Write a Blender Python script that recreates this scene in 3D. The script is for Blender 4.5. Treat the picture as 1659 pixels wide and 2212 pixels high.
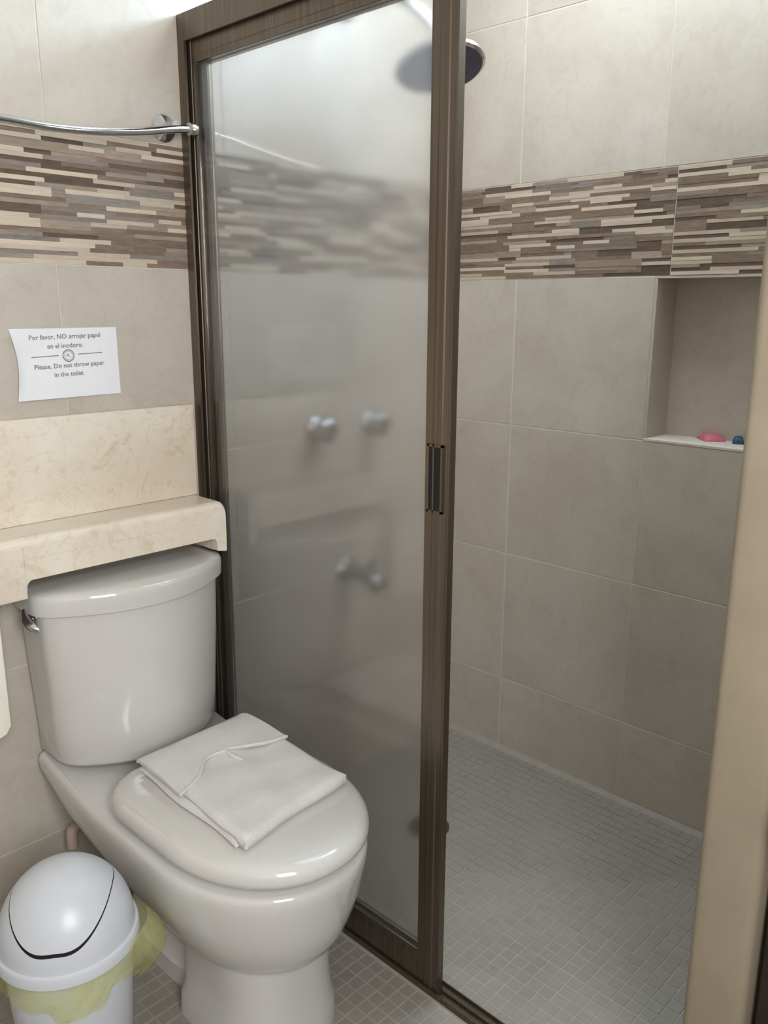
import bpy, bmesh, math, random
from mathutils import Vector, Matrix
random.seed(7)
PI = math.pi
sc = bpy.context.scene
for o in list(bpy.data.objects): bpy.data.objects.remove(o)
C = sc.collection

# ---------------------------------------------------------------- camera
F_PX = 1823.97
CAM = Vector((-1.0969, -1.6125, 1.32))
YAW, PITCH, ROLL = 0.80378628, 0.23757173, 0.00466398
fw = Vector((math.sin(YAW)*math.cos(PITCH), math.cos(YAW)*math.cos(PITCH), -math.sin(PITCH)))
rt = Vector((math.cos(YAW), -math.sin(YAW), 0)); up = rt.cross(fw)
rt, up = math.cos(ROLL)*rt + math.sin(ROLL)*up, -math.sin(ROLL)*rt + math.cos(ROLL)*up
cam = bpy.data.cameras.new('camera'); camo = bpy.data.objects.new('camera', cam); C.objects.link(camo)
cam.sensor_fit = 'HORIZONTAL'; cam.sensor_width = 36; cam.lens = 36*F_PX/1659; cam.clip_start = 0.02
camo.matrix_world = Matrix(((rt.x, up.x, -fw.x, CAM.x), (rt.y, up.y, -fw.y, CAM.y), (rt.z, up.z, -fw.z, CAM.z), (0, 0, 0, 1)))
sc.camera = camo

# ---------------------------------------------------------------- world, lights, exposure
w = bpy.data.worlds.new('world'); sc.world = w; w.use_nodes = True
w.node_tree.nodes['Background'].inputs[0].default_value = (0.75, 0.86, 1.0, 1)
w.node_tree.nodes['Background'].inputs[1].default_value = 1.0
def area(name, loc, target, sx, sy, power, col):
    l = bpy.data.lights.new(name, 'AREA'); l.shape = 'RECTANGLE'; l.size = sx; l.size_y = sy; l.energy = power; l.color = col
    o = bpy.data.objects.new(name, l); C.objects.link(o); o.location = loc
    o.rotation_euler = (Vector(target)-Vector(loc)).to_track_quat('-Z', 'Y').to_euler()
    return o
area('daylight_shower_window', (0.93, -0.80, 2.28), (-0.6, -0.80, 1.95), 0.58, 0.26, 18.0, (0.60, 0.81, 1.0))
area('daylight_shower_skylight', (0.47, -0.60, 2.462), (0.47, -0.60, 0.0), 0.48, 0.48, 5.2, (0.88, 0.94, 1.0))
area('daylight_room_window', (-1.10, -2.13, 1.55), (-0.6, 0.0, 0.8), 0.66, 0.86, 18.5, (0.975, 0.98, 0.985))
sc.view_settings.view_transform = 'Standard'; sc.view_settings.look = 'None'
sc.view_settings.gamma = 1; sc.view_settings.use_curve_mapping = False
sc.view_settings.exposure = 0.62

# ---------------------------------------------------------------- materials
def lin(c):
    return tuple(((v/255)/12.92 if v/255 <= 0.04045 else ((v/255+0.055)/1.055)**2.4) for v in c)
class NT:
    def __init__(s, name):
        s.m = bpy.data.materials.new(name); s.m.use_nodes = True; s.t = s.m.node_tree; s.n = s.t.nodes
        s.b = s.n['Principled BSDF']; s.out = s.n['Material Output']
    def new(s, t, **kw):
        n = s.n.new(t)
        for k, v in kw.items():
            if k in n.inputs: n.inputs[k].default_value = v
            else: setattr(n, k, v)
        return n
    def link(s, a, b): s.t.links.new(a, b)
    def ramp(s, fac, stops):
        r = s.n.new('ShaderNodeValToRGB'); e = r.color_ramp.elements
        while len(e) < len(stops): e.new(0.5)
        for el, (p, c) in zip(e, stops): el.position = p; el.color = (*c, 1)
        s.link(fac, r.inputs[0]); return r.outputs[0]
    def mix(s, fac, a, b, mode='MIX'):
        m = s.n.new('ShaderNodeMix'); m.data_type = 'RGBA'; m.blend_type = mode
        for sock, v in ((m.inputs[0], fac), (m.inputs[6], a), (m.inputs[7], b)):
            if hasattr(v, 'is_linked'): s.link(v, sock)
            else: sock.default_value = v if not isinstance(v, tuple) else (*v, 1)
        return m.outputs[2]
    def pos(s, randomize=True):
        g = s.n.new('ShaderNodeNewGeometry'); o = g.outputs['Position']
        if randomize:
            i = s.n.new('ShaderNodeObjectInfo'); mu = s.n.new('ShaderNodeVectorMath'); mu.operation = 'MULTIPLY_ADD'
            cx = s.n.new('ShaderNodeCombineXYZ')
            for k in range(3): s.link(i.outputs['Random'], cx.inputs[k])
            mu.inputs[1].default_value = (7.3, 5.1, 9.7); s.link(cx.outputs[0], mu.inputs[0]); s.link(o, mu.inputs[2]); o = mu.outputs[0]
        return o
    def noise(s, vec, scale, detail=4, rough=0.55, dist=0.0):
        n = s.new('ShaderNodeTexNoise', Scale=scale, Detail=detail, Roughness=rough, Distortion=dist)
        s.link(vec, n.inputs['Vector']); return n.outputs[0]
    def bump(s, h, strength, dist=0.002):
        b = s.new('ShaderNodeBump', Strength=strength, Distance=dist); s.link(h, b.inputs['Height']); s.link(b.outputs[0], s.b.inputs['Normal'])
    def set(s, rough=0.5, metal=0.0, col=None, spec=None, coat=None):
        s.b.inputs['Roughness'].default_value = rough; s.b.inputs['Metallic'].default_value = metal
        if col is not None:
            if hasattr(col, 'is_linked'): s.link(col, s.b.inputs['Base Color'])
            else: s.b.inputs['Base Color'].default_value = (*col, 1)
        if spec is not None: s.b.inputs['Specular IOR Level'].default_value = spec
        if coat is not None: s.b.inputs['Coat Weight'].default_value = coat; s.b.inputs['Coat Roughness'].default_value = 0.05
        return s.m

def mat_tile(name, dark, mid, light, rough=0.38):
    t = NT(name); p = t.pos()
    n1 = t.noise(p, 3.2, 6, 0.6, 0.6); n2 = t.noise(p, 14, 5, 0.65, 1.2); n3 = t.noise(p, 90, 2, 0.5)
    c = t.ramp(n1, [(0.3, dark), (0.5, mid), (0.72, light)])
    v = t.ramp(n2, [(0.38, (0.90, 0.885, 0.87)), (0.5, (1, 1, 1)), (0.62, (0.97, 0.96, 0.95))])
    c = t.mix(0.6, c, v, 'MULTIPLY')
    s = t.ramp(n3, [(0.30, (0.94, 0.93, 0.92)), (0.55, (1, 1, 1))])
    c = t.mix(0.5, c, s, 'MULTIPLY')
    t.bump(n3, 0.04, 0.001)
    return t.set(rough, 0, c)
M = {}
M['tile'] = mat_tile('beige_tile', lin((187, 177, 165)), lin((195, 186, 174)), lin((202, 194, 183)))
def mat_plain(name, c1, c2, scale, rough, bump=0.0, bscale=200, **kw):
    t = NT(name); p = t.pos(False); n = t.noise(p, scale, 4)
    c = t.ramp(n, [(0.32, lin(c1)), (0.68, lin(c2))])
    if bump: t.bump(t.noise(p, bscale, 3), bump, 0.002)
    return t.set(rough, kw.get('metal', 0), c, kw.get('spec'), kw.get('coat'))
M['grout'] = mat_plain('cream_grout', (206, 199, 187), (214, 208, 197), 40, 0.8)
M['paint'] = mat_plain('tan_paint', (152, 139, 119), (161, 148, 128), 9, 0.6, 0.15, 60)
M['white_paint'] = mat_plain('white_paint', (232, 230, 224), (238, 236, 231), 5, 0.7)
M['darkwood'] = mat_plain('dark_wood', (30, 20, 16), (44, 30, 24), 12, 0.45)
M['porcelain'] = mat_plain('white_porcelain', (206, 203, 199), (210, 207, 203), 3, 0.10, coat=0.4)
M['chrome'] = mat_plain('chrome', (205, 206, 210), (212, 213, 216), 5, 0.10, metal=1)
M['darker_chrome'] = mat_plain('darker_chrome', (138, 139, 141), (150, 151, 153), 30, 0.22, metal=1)  # darker, rougher chrome for the taps and spout
M['headface'] = mat_plain('dark_blue_grey', (58, 60, 78), (70, 72, 90), 30, 0.45)  # dark blue-grey for the face of the shower head
M['plastic'] = mat_plain('white_plastic', (203, 206, 213), (209, 212, 218), 6, 0.32)
M['black'] = mat_plain('black_gap', (14, 11, 10), (20, 16, 14), 6, 0.8)  # near-black for the knob, drain pan and painted-in shade of gaps
M['paper'] = mat_plain('white_paper', (232, 232, 236), (238, 238, 241), 8, 0.8)
M['ink'] = mat_plain('grey_ink', (118, 116, 120), (128, 126, 130), 30, 0.8)
M['cloth'] = mat_plain('cream_cloth', (236, 230, 214), (243, 238, 224), 14, 0.95, 0.5, 420)
M['pink'] = mat_plain('pink_soap', (206, 104, 128), (218, 122, 142), 40, 0.5)
M['blue'] = mat_plain('blue_plastic', (36, 62, 96), (48, 78, 112), 30, 0.4)
M['pinkpipe'] = mat_plain('beige_pipe', (190, 166, 150), (202, 180, 164), 20, 0.5)
M['copper'] = mat_plain('window_white', (235, 235, 235), (240, 240, 240), 20, 0.5)
def mat_alu():
    t = NT('bronze_aluminium'); p = t.pos(False)
    mp = t.new('ShaderNodeMapping'); mp.inputs['Scale'].default_value = (160, 160, 2.2); t.link(p, mp.inputs[0])
    n = t.noise(mp.outputs[0], 1.0, 3)
    c = t.ramp(n, [(0.3, lin((96, 86, 74))), (0.7, lin((116, 105, 92)))])
    return t.set(0.33, 0.75, c)
M['alu'] = mat_alu()
def mat_marble():
    t = NT('travertine_marble'); p = t.pos(False)
    n1 = t.noise(p, 4.0, 5, 0.55, 0.8); n2 = t.noise(p, 7.5, 6, 0.65, 1.6); n3 = t.noise(p, 38, 4, 0.65, 1.0)
    c = t.ramp(n1, [(0.30, lin((224, 209, 188))), (0.50, lin((231, 219, 201))), (0.72, lin((238, 229, 214)))])
    c = t.mix(0.60, c, t.ramp(n2, [(0.30, lin((220, 186, 140))), (0.42, (1, 1, 1)), (0.80, (1, 1, 1))]), 'MULTIPLY')
    c = t.mix(0.28, c, t.ramp(n3, [(0.30, lin((214, 196, 172))), (0.46, (1, 1, 1))]), 'MULTIPLY')
    n4 = t.noise(p, 5.0, 4, 0.6, 3.0)
    c = t.mix(0.22, c, t.ramp(n4, [(0.485, (1, 1, 1)), (0.497, lin((206, 182, 150))), (0.509, (1, 1, 1))]), 'MULTIPLY')
    return t.set(0.30, 0, c)
M['marble'] = mat_marble()
def mat_stick(name, a, b, c3):
    t = NT(name); p = t.pos()
    mp = t.new('ShaderNodeMapping'); mp.inputs['Scale'].default_value = (30, 30, 190); t.link(p, mp.inputs[0])
    n = t.noise(mp.outputs[0], 1.0, 4, 0.7, 0.6)
    c = t.ramp(n, [(0.28, lin(a)), (0.5, lin(b)), (0.72, lin(c3))])
    i = t.new('ShaderNodeObjectInfo')
    v = t.ramp(i.outputs['Random'], [(0.0, (0.84, 0.83, 0.82)), (1.0, (1.08, 1.07, 1.06))])
    c = t.mix(1.0, c, v, 'MULTIPLY')
    return t.set(0.42, 0, c)
M['stick_cream'] = mat_stick('cream_stick', (188, 173, 154), (198, 184, 166), (207, 194, 178))
M['stick_tan'] = mat_stick('tan_stick', (142, 127, 110), (156, 142, 126), (168, 155, 140))
M['stick_brown'] = mat_stick('brown_stick', (110, 93, 79), (128, 111, 96), (144, 127, 112))
M['stick_dark'] = mat_stick('dark_brown_stick', (82, 68, 56), (98, 83, 70), (112, 96, 82))
M['stick_grey'] = mat_stick('grey_brown_stick', (122, 113, 104), (138, 129, 120), (152, 143, 134))
def mat_cell():
    t = NT('floor_mosaic'); p = t.pos(False)
    n1 = t.noise(p, 4, 4); n2 = t.noise(p, 70, 3)
    c = t.ramp(n1, [(0.3, lin((146, 140, 131))), (0.7, lin((155, 150, 141)))])
    i = t.new('ShaderNodeObjectInfo')
    c = t.mix(0.6, c, t.ramp(n2, [(0.3, (0.9, 0.89, 0.88)), (0.6, (1, 1, 1))]), 'MULTIPLY')
    c = t.mix(1.0, c, t.ramp(i.outputs['Random'], [(0, (0.95, 0.95, 0.95)), (1, (1.03, 1.03, 1.03))]), 'MULTIPLY')
    return t.set(0.5, 0, c)
M['cell'] = mat_cell()
M['cell_grout'] = mat_plain('floor_grout', (160, 154, 145), (168, 162, 153), 30, 0.8)
def mat_towel():
    t = NT('white_terry'); p = t.pos(False); n = t.noise(p, 520, 3, 0.7); n2 = t.noise(p, 22, 3)
    c = t.ramp(n2, [(0.3, lin((236, 233, 230))), (0.7, lin((243, 240, 237)))])
    t.bump(n, 0.9, 0.003)
    t.b.inputs['Sheen Weight'].default_value = 0.2
    return t.set(0.95, 0, c)
M['towel'] = mat_towel()
def mat_glass(name, rough, scatter):
    t = NT(name); nt = t.t; t.n.remove(t.b)
    rf = t.new('ShaderNodeBsdfRefraction', Color=(0.968, 0.958, 0.948, 1), Roughness=rough, IOR=1.45)
    tl = t.new('ShaderNodeBsdfTranslucent', Color=(0.88, 0.87, 0.865, 1))
    m1 = t.new('ShaderNodeMixShader'); m1.inputs[0].default_value = scatter; t.link(rf.outputs[0], m1.inputs[1]); t.link(tl.outputs[0], m1.inputs[2])
    gl = t.new('ShaderNodeBsdfGlossy', Roughness=0.06)
    fr = t.new('ShaderNodeFresnel', IOR=1.45)
    m2 = t.new('ShaderNodeMixShader'); t.link(fr.outputs[0], m2.inputs[0]); t.link(m1.outputs[0], m2.inputs[1]); t.link(gl.outputs[0], m2.inputs[2])
    t.link(m2.outputs[0], t.out.inputs[0])
    return t.m
M['frost'] = mat_glass('frosted_glass', 0.13, 0.10)
M['frost2'] = mat_glass('frosted_glass_rear', 0.05, 0.03)
def mat_bag():
    t = NT('yellow_film'); t.n.remove(t.b); p = t.pos(False); n = t.noise(p, 22, 3)
    tr = t.new('ShaderNodeBsdfTransparent', Color=(0.96, 0.97, 0.82, 1))
    tl = t.new('ShaderNodeBsdfTranslucent', Color=(*lin((240, 235, 170)), 1)); df = t.new('ShaderNodeBsdfDiffuse', Color=(*lin((238, 235, 180)), 1))
    gl = t.new('ShaderNodeBsdfGlossy', Roughness=0.2)
    a = t.new('ShaderNodeMixShader'); a.inputs[0].default_value = 0.5; t.link(tl.outputs[0], a.inputs[1]); t.link(df.outputs[0], a.inputs[2])
    b = t.new('ShaderNodeMixShader'); b.inputs[0].default_value = 0.08; t.link(a.outputs[0], b.inputs[1]); t.link(gl.outputs[0], b.inputs[2])
    c = t.new('ShaderNodeMixShader'); t.link(tr.outputs[0], c.inputs[1]); t.link(b.outputs[0], c.inputs[2])
    r = t.ramp(n, [(0.3, (0.14, 0.14, 0.14)), (0.7, (0.46, 0.46, 0.46))]); t.link(r, c.inputs[0])
    t.link(c.outputs[0], t.out.inputs[0]); return t.m
M['bag'] = mat_bag()

# ---------------------------------------------------------------- mesh helpers
def bx(bm, lo, hi, bev=0.0, seg=1):
    vs = [bm.verts.new((x, y, z)) for x in (lo[0], hi[0]) for y in (lo[1], hi[1]) for z in (lo[2], hi[2])]
    fs = [bm.faces.new([vs[i] for i in f]) for f in ((0, 1, 3, 2), (4, 6, 7, 5), (0, 4, 5, 1), (2, 3, 7, 6), (0, 2, 6, 4), (1, 5, 7, 3))]
    if bev:
        es = {e for f in fs for e in f.edges}
        bmesh.ops.bevel(bm, geom=list(es), offset=bev, segments=seg, profile=0.5, affect='EDGES')
    return bm
def loft(bm, rings, cap0=True, cap1=True, closed=True):
    vv = [[bm.verts.new(p) for p in r] for r in rings]
    n = len(vv[0])
    for a, b in zip(vv, vv[1:]):
        for i in range(n if closed else n-1):
            j = (i+1) % n
            try: bm.faces.new((a[i], a[j], b[j], b[i]))
            except ValueError: pass
    if cap0: bm.faces.new(list(reversed(vv[0])))
    if cap1: bm.faces.new(vv[-1])
    return bm
def tube(bm, pts, r, n=12, caps=True):
    pts = [Vector(p) for p in pts]; rs = r if isinstance(r, (list, tuple)) else [r]*len(pts); rings = []
    ref = None
    for i, p in enumerate(pts):
        d = (pts[min(i+1, len(pts)-1)]-pts[max(i-1, 0)]).normalized()
        if ref is None: ref = d.orthogonal().normalized()
        ref = (ref - d*ref.dot(d)).normalized(); b = d.cross(ref)
        rings.append([p + rs[i]*(math.cos(2*PI*k/n)*ref + math.sin(2*PI*k/n)*b) for k in range(n)])
    return loft(bm, rings, caps, caps)
def lathe(bm, prof, origin, axis=(0, 0, 1), n=40, cap=True):
    a = Vector(axis).normalized(); u = a.orthogonal().normalized(); v = a.cross(u); o = Vector(origin)
    rings = [[o + a*h + r*(math.cos(2*PI*k/n)*u + math.sin(2*PI*k/n)*v) for k in range(n)] for r, h in prof]
    return loft(bm, rings, cap, cap)
def smooth_path(ctrl, per=8):
    P = [Vector(c) for c in ctrl]; P = [2*P[0]-P[1]] + P + [2*P[-1]-P[-2]]; out = []
    for i in range(1, len(P)-2):
        for k in range(per):
            t = k/per; a, b, c, d = P[i-1:i+3]
            out.append(0.5*((2*b) + (c-a)*t + (2*a-5*b+4*c-d)*t*t + (3*b-a-3*c+d)*t**3))
    out.append(P[-2]); return out
def obj(name, bm, mat, parent=None, smooth=None, recalc=True):
    if recalc: bmesh.ops.recalc_face_normals(bm, faces=bm.faces[:])
    me = bpy.data.meshes.new(name); bm.to_mesh(me); bm.free(); me.materials.append(M[mat])
    if smooth:
        me.shade_smooth(); me.set_sharp_from_angle(angle=math.radians(smooth))
    o = bpy.data.objects.new(name, me); C.objects.link(o)
    if parent: o.parent = parent; o.matrix_parent_inverse = Matrix.Translation(-parent.location) if parent.type == 'EMPTY' else Matrix()
    return o
def thing(name, label, cat, loc=(0, 0, 0), group=None):
    o = bpy.data.objects.new(name, None); C.objects.link(o); o.location = loc; o.empty_display_size = 0.05
    o['label'] = label; o['category'] = cat
    if group: o['group'] = group
    return o
def tag(o, label, cat, group=None):
    o['label'] = label; o['category'] = cat
    if group: o['group'] = group
    return o
def struct(o, label, cat):
    o['kind'] = 'structure'; o['label'] = label; o['category'] = cat; return o
def nb(): return bmesh.new()
def box(name, lo, hi, mat, parent=None, bev=0.0, seg=1, smooth=None):
    return obj(name, bx(nb(), lo, hi, bev, seg), mat, parent, smooth)

# ---------------------------------------------------------------- the room
XL, XR, YF, ZC = -1.60, 0.8735, -2.10, 2.45         # left wall, shower wall, front wall, ceiling
ROWS = [0.0, 0.2235, 0.619, 0.998, 1.397, 1.641, 2.041, ZC]
J = 0.0012                                             # half joint
wb = struct(box('wall_back', (XL, 0.0012, -0.02), (XR+0.16, 0.12, ZC), 'grout'), 'beige tiled back wall with a band of brown stick mosaic', 'wall')
TZ0, TZ1 = 0.0, 0.009
def tile_y(x0, x1, z0, z1, parent):                    # tile on the back wall, face at y = 0
    return box('tile', (x0+J*0.75, 0.0, z0+J), (x1-J*0.75, 0.009, z1-J), 'tile', parent, 0.0012)
cols = [XR-0.4*k for k in range(0, 7)]
for k in range(6):
    for r in (0, 1, 2, 3, 5, 6):
        tile_y(max(cols[k+1], XL), cols[k], ROWS[r], ROWS[r+1], wb)

# right-hand shower wall with a niche and a high window
NY0, NY1, NZ0, NZ1, NX = -0.616, -1.016, 0.998, 1.397, 0.985
WY0, WY1, WZ0, WZ1 = -0.50, -1.10, 2.14, 2.42
bm = nb(); x0, x1 = XR+0.0012, XR+0.16
YE = -1.293
bx(bm, (x0, YE, -0.02), (x1, 0.007, NZ0)); bx(bm, (x0, NY0, NZ0), (x1, 0.007, NZ1)); bx(bm, (x0, YE, NZ0), (x1, NY1, NZ1))
bx(bm, (x0, YE, NZ1), (x1, 0.007, WZ0)); bx(bm, (x0, WY0, WZ0), (x1, 0.007, ZC)); bx(bm, (x0, YE, WZ0), (x1, WY1, ZC)); bx(bm, (x0, WY1, WZ1), (x1, WY0, ZC))
bx(bm, (NX+0.0012, NY1, NZ0), (x1, NY0, NZ1))
wr = struct(obj('wall_right', bm, 'grout'), 'beige tiled shower wall with a recessed niche and mosaic band', 'wall')
def tile_x(y0, y1, z0, z1, parent):
    return box('tile', (XR, y1+J*0.75, z0+J), (XR+0.009, y0-J*0.75, z1-J), 'tile', parent, 0.0012)
ycols = [0.0, -0.2125, -0.616, -1.016, -1.205]
for k in range(4):
    for r in (0, 1, 2, 3, 5):
        if r == 3 and k == 2: continue
        tile_x(ycols[k], ycols[k+1], ROWS[r], ROWS[r+1], wr)
tile_x(0, -0.2125, 2.041, ZC, wr); tile_x(-0.2125, WY0, 2.041, ZC, wr); tile_x(WY0, WY1, 2.041, WZ0, wr); tile_x(WY1, -1.205, 2.041, ZC, wr)
# niche lining: each side a tile of its own
box('niche_side', (XR+0.0005, NY0-0.008, NZ0+0.006), (NX, NY0-0.0005, NZ1-0.006), 'tile', wr, 0.001)
box('niche_side', (XR+0.0005, NY1+0.0005, NZ0+0.006), (NX, NY1+0.008, NZ1-0.006), 'tile', wr, 0.001)
box('niche_top', (XR+0.0005, NY1+0.001, NZ1-0.006), (NX, NY0-0.001, NZ1-0.0005), 'tile', wr)
box('niche_sill', (XR-0.001, NY1+0.001, NZ0-0.001), (NX, NY0-0.001, NZ0+0.006), 'grout', wr, 0.001)
box('niche_back', (NX-0.003, NY1+0.008, NZ0+0.006), (NX+0.003, NY0-0.008, NZ1-0.006), 'tile', wr)

# mosaic band: printed/relief border tiles, each with its sticks
STK = ['stick_cream', 'stick_tan', 'stick_brown', 'stick_dark', 'stick_grey']
unit = {}
for s in STK:
    bm = nb(); bx(bm, (0, 0, 0), (1, 1, 1)); me = bpy.data.meshes.new('stick'); bmesh.ops.recalc_face_normals(bm, faces=bm.faces[:]); bm.to_mesh(me); bm.free(); me.materials.append(M[s]); unit[s] = me
NR = 30; Z0, Z1 = ROWS[4], ROWS[5]; RH = (Z1-Z0-0.002)/NR
def band_tile(a0, a1, wall, axis, rng):
    # a0..a1 run along the wall (x for the back wall, -y for the right wall)
    def P(a, d, z): return (a, d, z) if axis == 'x' else (XR+d, -a, z)
    lo, hi = P(a0+J, 0.0008, Z0+J), P(a1-J, 0.009, Z1-J)
    lo, hi = tuple(map(min, lo, hi)), tuple(map(max, lo, hi))
    t = box('border_tile', lo, hi, 'stick_brown', wall)
    occ = [[] for _ in range(NR)]
    for r in range(NR):
        a = a0+J; prev = None
        while a < a1-J-1e-6:
            busy = next((e for (b, e) in occ[r] if b-1e-6 <= a < e-1e-6), None)
            if busy: a = busy; prev = None; continue
            L = rng.uniform(0.05, 0.20); e = min(a+L, a1-J)
            for (b, _) in occ[r]:
                if b > a: e = min(e, b)
            if a1-J-e < 0.015: e = a1-J
            m = rng.choices(STK, (0.38, 0.15, 0.25, 0.11, 0.11))[0]
            if m == prev == 'stick_cream' and rng.random() < 0.6: m = 'stick_brown'
            h = 1
            if m != 'stick_cream' and r+1 < NR and rng.random() < 0.13: h = 2; occ[r+1].append((a, e))
            d = -rng.uniform(0.0000, 0.0014) if m != 'stick_dark' else 0.0004
            o = bpy.data.objects.new('stick', unit[m]); C.objects.link(o); o.parent = t
            z = Z0+0.001+r*RH
            l, g = P(a, d, z), P(e, 0.003, z+RH*h)
            l, g = tuple(map(min, l, g)), tuple(map(max, l, g))
            o.location = l; o.scale = tuple(q-p for p, q in zip(l, g))
            a = e; prev = m
rng = random.Random(3)
e = [XR, XR-0.654, XR-1.308, XR-1.962, XL]
for a, b in zip(e[1:], e): band_tile(a, b, wb, 'x', rng) if b > -0.5 else box('border_tile', (a+J, 0.002, Z0+J), (b-J, 0.009, Z1-J), 'stick_brown', wb)
band_tile(0.0, 0.654, wr, 'y', rng); band_tile(0.654, 1.205, wr, 'y', rng)

# remaining shell
bm = nb(); SK = (0.20, 0.74, -0.87, -0.33)
for lo, hi in (((XL-0.12, YF-0.12), (SK[0], 0.12)), ((SK[1], YF-0.12), (XR+0.16, 0.12)), ((SK[0], YF-0.12), (SK[1], SK[2])), ((SK[0], SK[3]), (SK[1], 0.12))): bx(bm, (*lo, ZC), (*hi, ZC+0.1))
struct(obj('ceiling', bm, 'white_paint'), 'white painted ceiling above the bathroom', 'ceiling')
bm = nb()
for lo, hi in (((SK[0], SK[2]), (SK[0]+0.02, SK[3])), ((SK[1]-0.02, SK[2]), (SK[1], SK[3])), ((SK[0]+0.02, SK[2]), (SK[1]-0.02, SK[2]+0.02)), ((SK[0]+0.02, SK[3]-0.02), (SK[1]-0.02, SK[3]))): bx(bm, (*lo, ZC+0.03), (*hi, ZC+0.08))
struct(obj('window_3', bm, 'copper'), 'square skylight frame in the shower ceiling', 'window')
struct(box('wall_left', (XL-0.12, YF-0.12, -0.02), (XL, 0.12, ZC), 'tile'), 'beige side wall left of the vanity', 'wall')
bm = nb(); WX0, WX1, WB, WT = -1.45, -0.75, 1.10, 2.00
for lo, hi in (((XL, -0.02), (WX0, ZC)), ((WX1, -0.02), (XR+0.16, ZC)), ((WX0, -0.02), (WX1, WB)), ((WX0, WT), (WX1, ZC))): bx(bm, (lo[0], YF-0.12, lo[1]), (hi[0], YF, hi[1]))
struct(obj('wall_front', bm, 'white_paint'), 'painted wall with a window behind the viewer', 'wall')
bm = nb()
for lo, hi in (((WX0+0.001, WB+0.001), (WX1-0.001, WB+0.03)), ((WX0+0.001, WT-0.03), (WX1-0.001, WT-0.001)), ((WX0+0.001, WB+0.03), (WX0+0.03, WT-0.03)), ((WX1-0.03, WB+0.03), (WX1-0.001, WT-0.03)), ((-1.116, WB+0.03), (-1.084, WT-0.03))): bx(bm, (lo[0], YF-0.11, lo[1]), (hi[0], YF-0.07, hi[1]))
struct(obj('window_2', bm, 'copper'), 'window in the painted wall behind the viewer', 'window')
struct(box('wall_partition', (-0.030, -1.292, -0.01), (XR+0.001, -1.205, ZC-0.001), 'paint', None, 0.014, 4, 40), 'tan painted end of the shower partition at the right edge', 'wall')
bm = nb(); bx(bm, (0.06, YF, -0.02), (XR+0.16, -1.294, ZC))
struct(obj('wall_doorside', bm, 'white_paint'), 'wall around the dark door at right', 'wall')
dr = struct(box('door_1', (-0.005, -2.06, 0.022), (0.035, -1.300, 2.05), 'darkwood', None, 0.003), 'very dark wooden door beyond the tan partition', 'door')
bm = nb(); lathe(bm, [(0.026, 0), (0.026, 0.006), (0.011, 0.010), (0.011, 0.038), (0.022, 0.044), (0.029, 0.058), (0.027, 0.072), (0.015, 0.080)], (-0.005, -1.356, 0.69), (-1, 0, 0), 24)
obj('door_knob', bm, 'black', dr, 40)
def window(name, lo, hi, ax, label):
    bm = nb(); t = 0.03; m = 0.018
    (a0, b0), (a1, b1) = lo, hi
    def q(a, b, c0, c1, aa, bb): bx(bm, (c0, a, b), (c1, aa, bb))
    c0, c1 = ax
    q(a0, b0, c0, c1, a1, b0+t); q(a0, b1-t, c0, c1, a1, b1); q(a0, b0+t, c0, c1, a0+t, b1-t); q(a1-t, b0+t, c0, c1, a1, b1-t)
    q((a0+a1)/2-m, b0+t, c0, c1, (a0+a1)/2+m, b1-t)
    return struct(obj(name, bm, 'copper'), label, 'window')
window('window_1', (WY1+0.001, WZ0+0.001), (WY0-0.001, WZ1-0.001), (XR+0.10, XR+0.14), 'high window in the shower wall above the tiles')

# floors: slab plus mosaic cells
CELL = 0.0286; G = 0.0011
def px(p):
    q = Vector(p)-CAM; d = q.dot(fw); return (829.5+F_PX*q.dot(rt)/d, 1106-F_PX*q.dot(up)/d, d)
cellmesh = None
FZ = 0.0
def floor_cells(parent, x0, x1, y0, y1, vis, limit, fz):
    global cellmesh
    if cellmesh is None:
        bm = nb(); hx = CELL/2-G
        top = 0.0; b = 0.0012
        v0 = [bm.verts.new((sx*hx, sy*hx, -0.004)) for sx, sy in ((-1, -1), (1, -1), (1, 1), (-1, 1))]
        v1 = [bm.verts.new((sx*hx, sy*hx, -b)) for sx, sy in ((-1, -1), (1, -1), (1, 1), (-1, 1))]
        v2 = [bm.verts.new((sx*(hx-b), sy*(hx-b), top)) for sx, sy in ((-1, -1), (1, -1), (1, 1), (-1, 1))]
        for a, c in ((v0, v1), (v1, v2)):
            for i in range(4): bm.faces.new((a[i], a[(i+1) % 4], c[(i+1) % 4], c[i]))
        bm.faces.new(v2)
        cellmesh = bpy.data.meshes.new('mosaic_tile'); bm.to_mesh(cellmesh); bm.free(); cellmesh.materials.append(M['cell'])
    r = random.Random(11); cells = []
    nx, ny = int((x1-x0)/CELL), int((y0-y1)/CELL)
    for i in range(nx):
        for j in range(ny):
            c = (x0+(i+0.5)*CELL+(0.0012 if i % 14 >= 7 else -0.0), y0-(j+0.5)*CELL, fz)
            u, v, d = px(c); cells.append((0 if vis(u, v) else 1, d, c))
    cells.sort()
    bm = nb()
    for k, (h, d, c) in enumerate(cells):
        z = fz+r.uniform(-0.0005, 0.0004)
        if k < limit and h == 0:
            o = bpy.data.objects.new('mosaic_tile', cellmesh); C.objects.link(o); o.location = (c[0], c[1], z); o.parent = parent
        else:
            hx = CELL/2-G; bx(bm, (c[0]-hx, c[1]-hx, fz-0.004), (c[0]+hx, c[1]+hx, z))
    o = obj('mosaic_tile_field', bm, 'cell', parent, None, False); o['kind'] = 'stuff'
fl = struct(box('floor', (XL, YF, -0.10), (-0.0262, 0.0012, FZ-0.0012), 'cell_grout'), 'small square grey beige mosaic floor around the toilet', 'floor')
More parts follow.
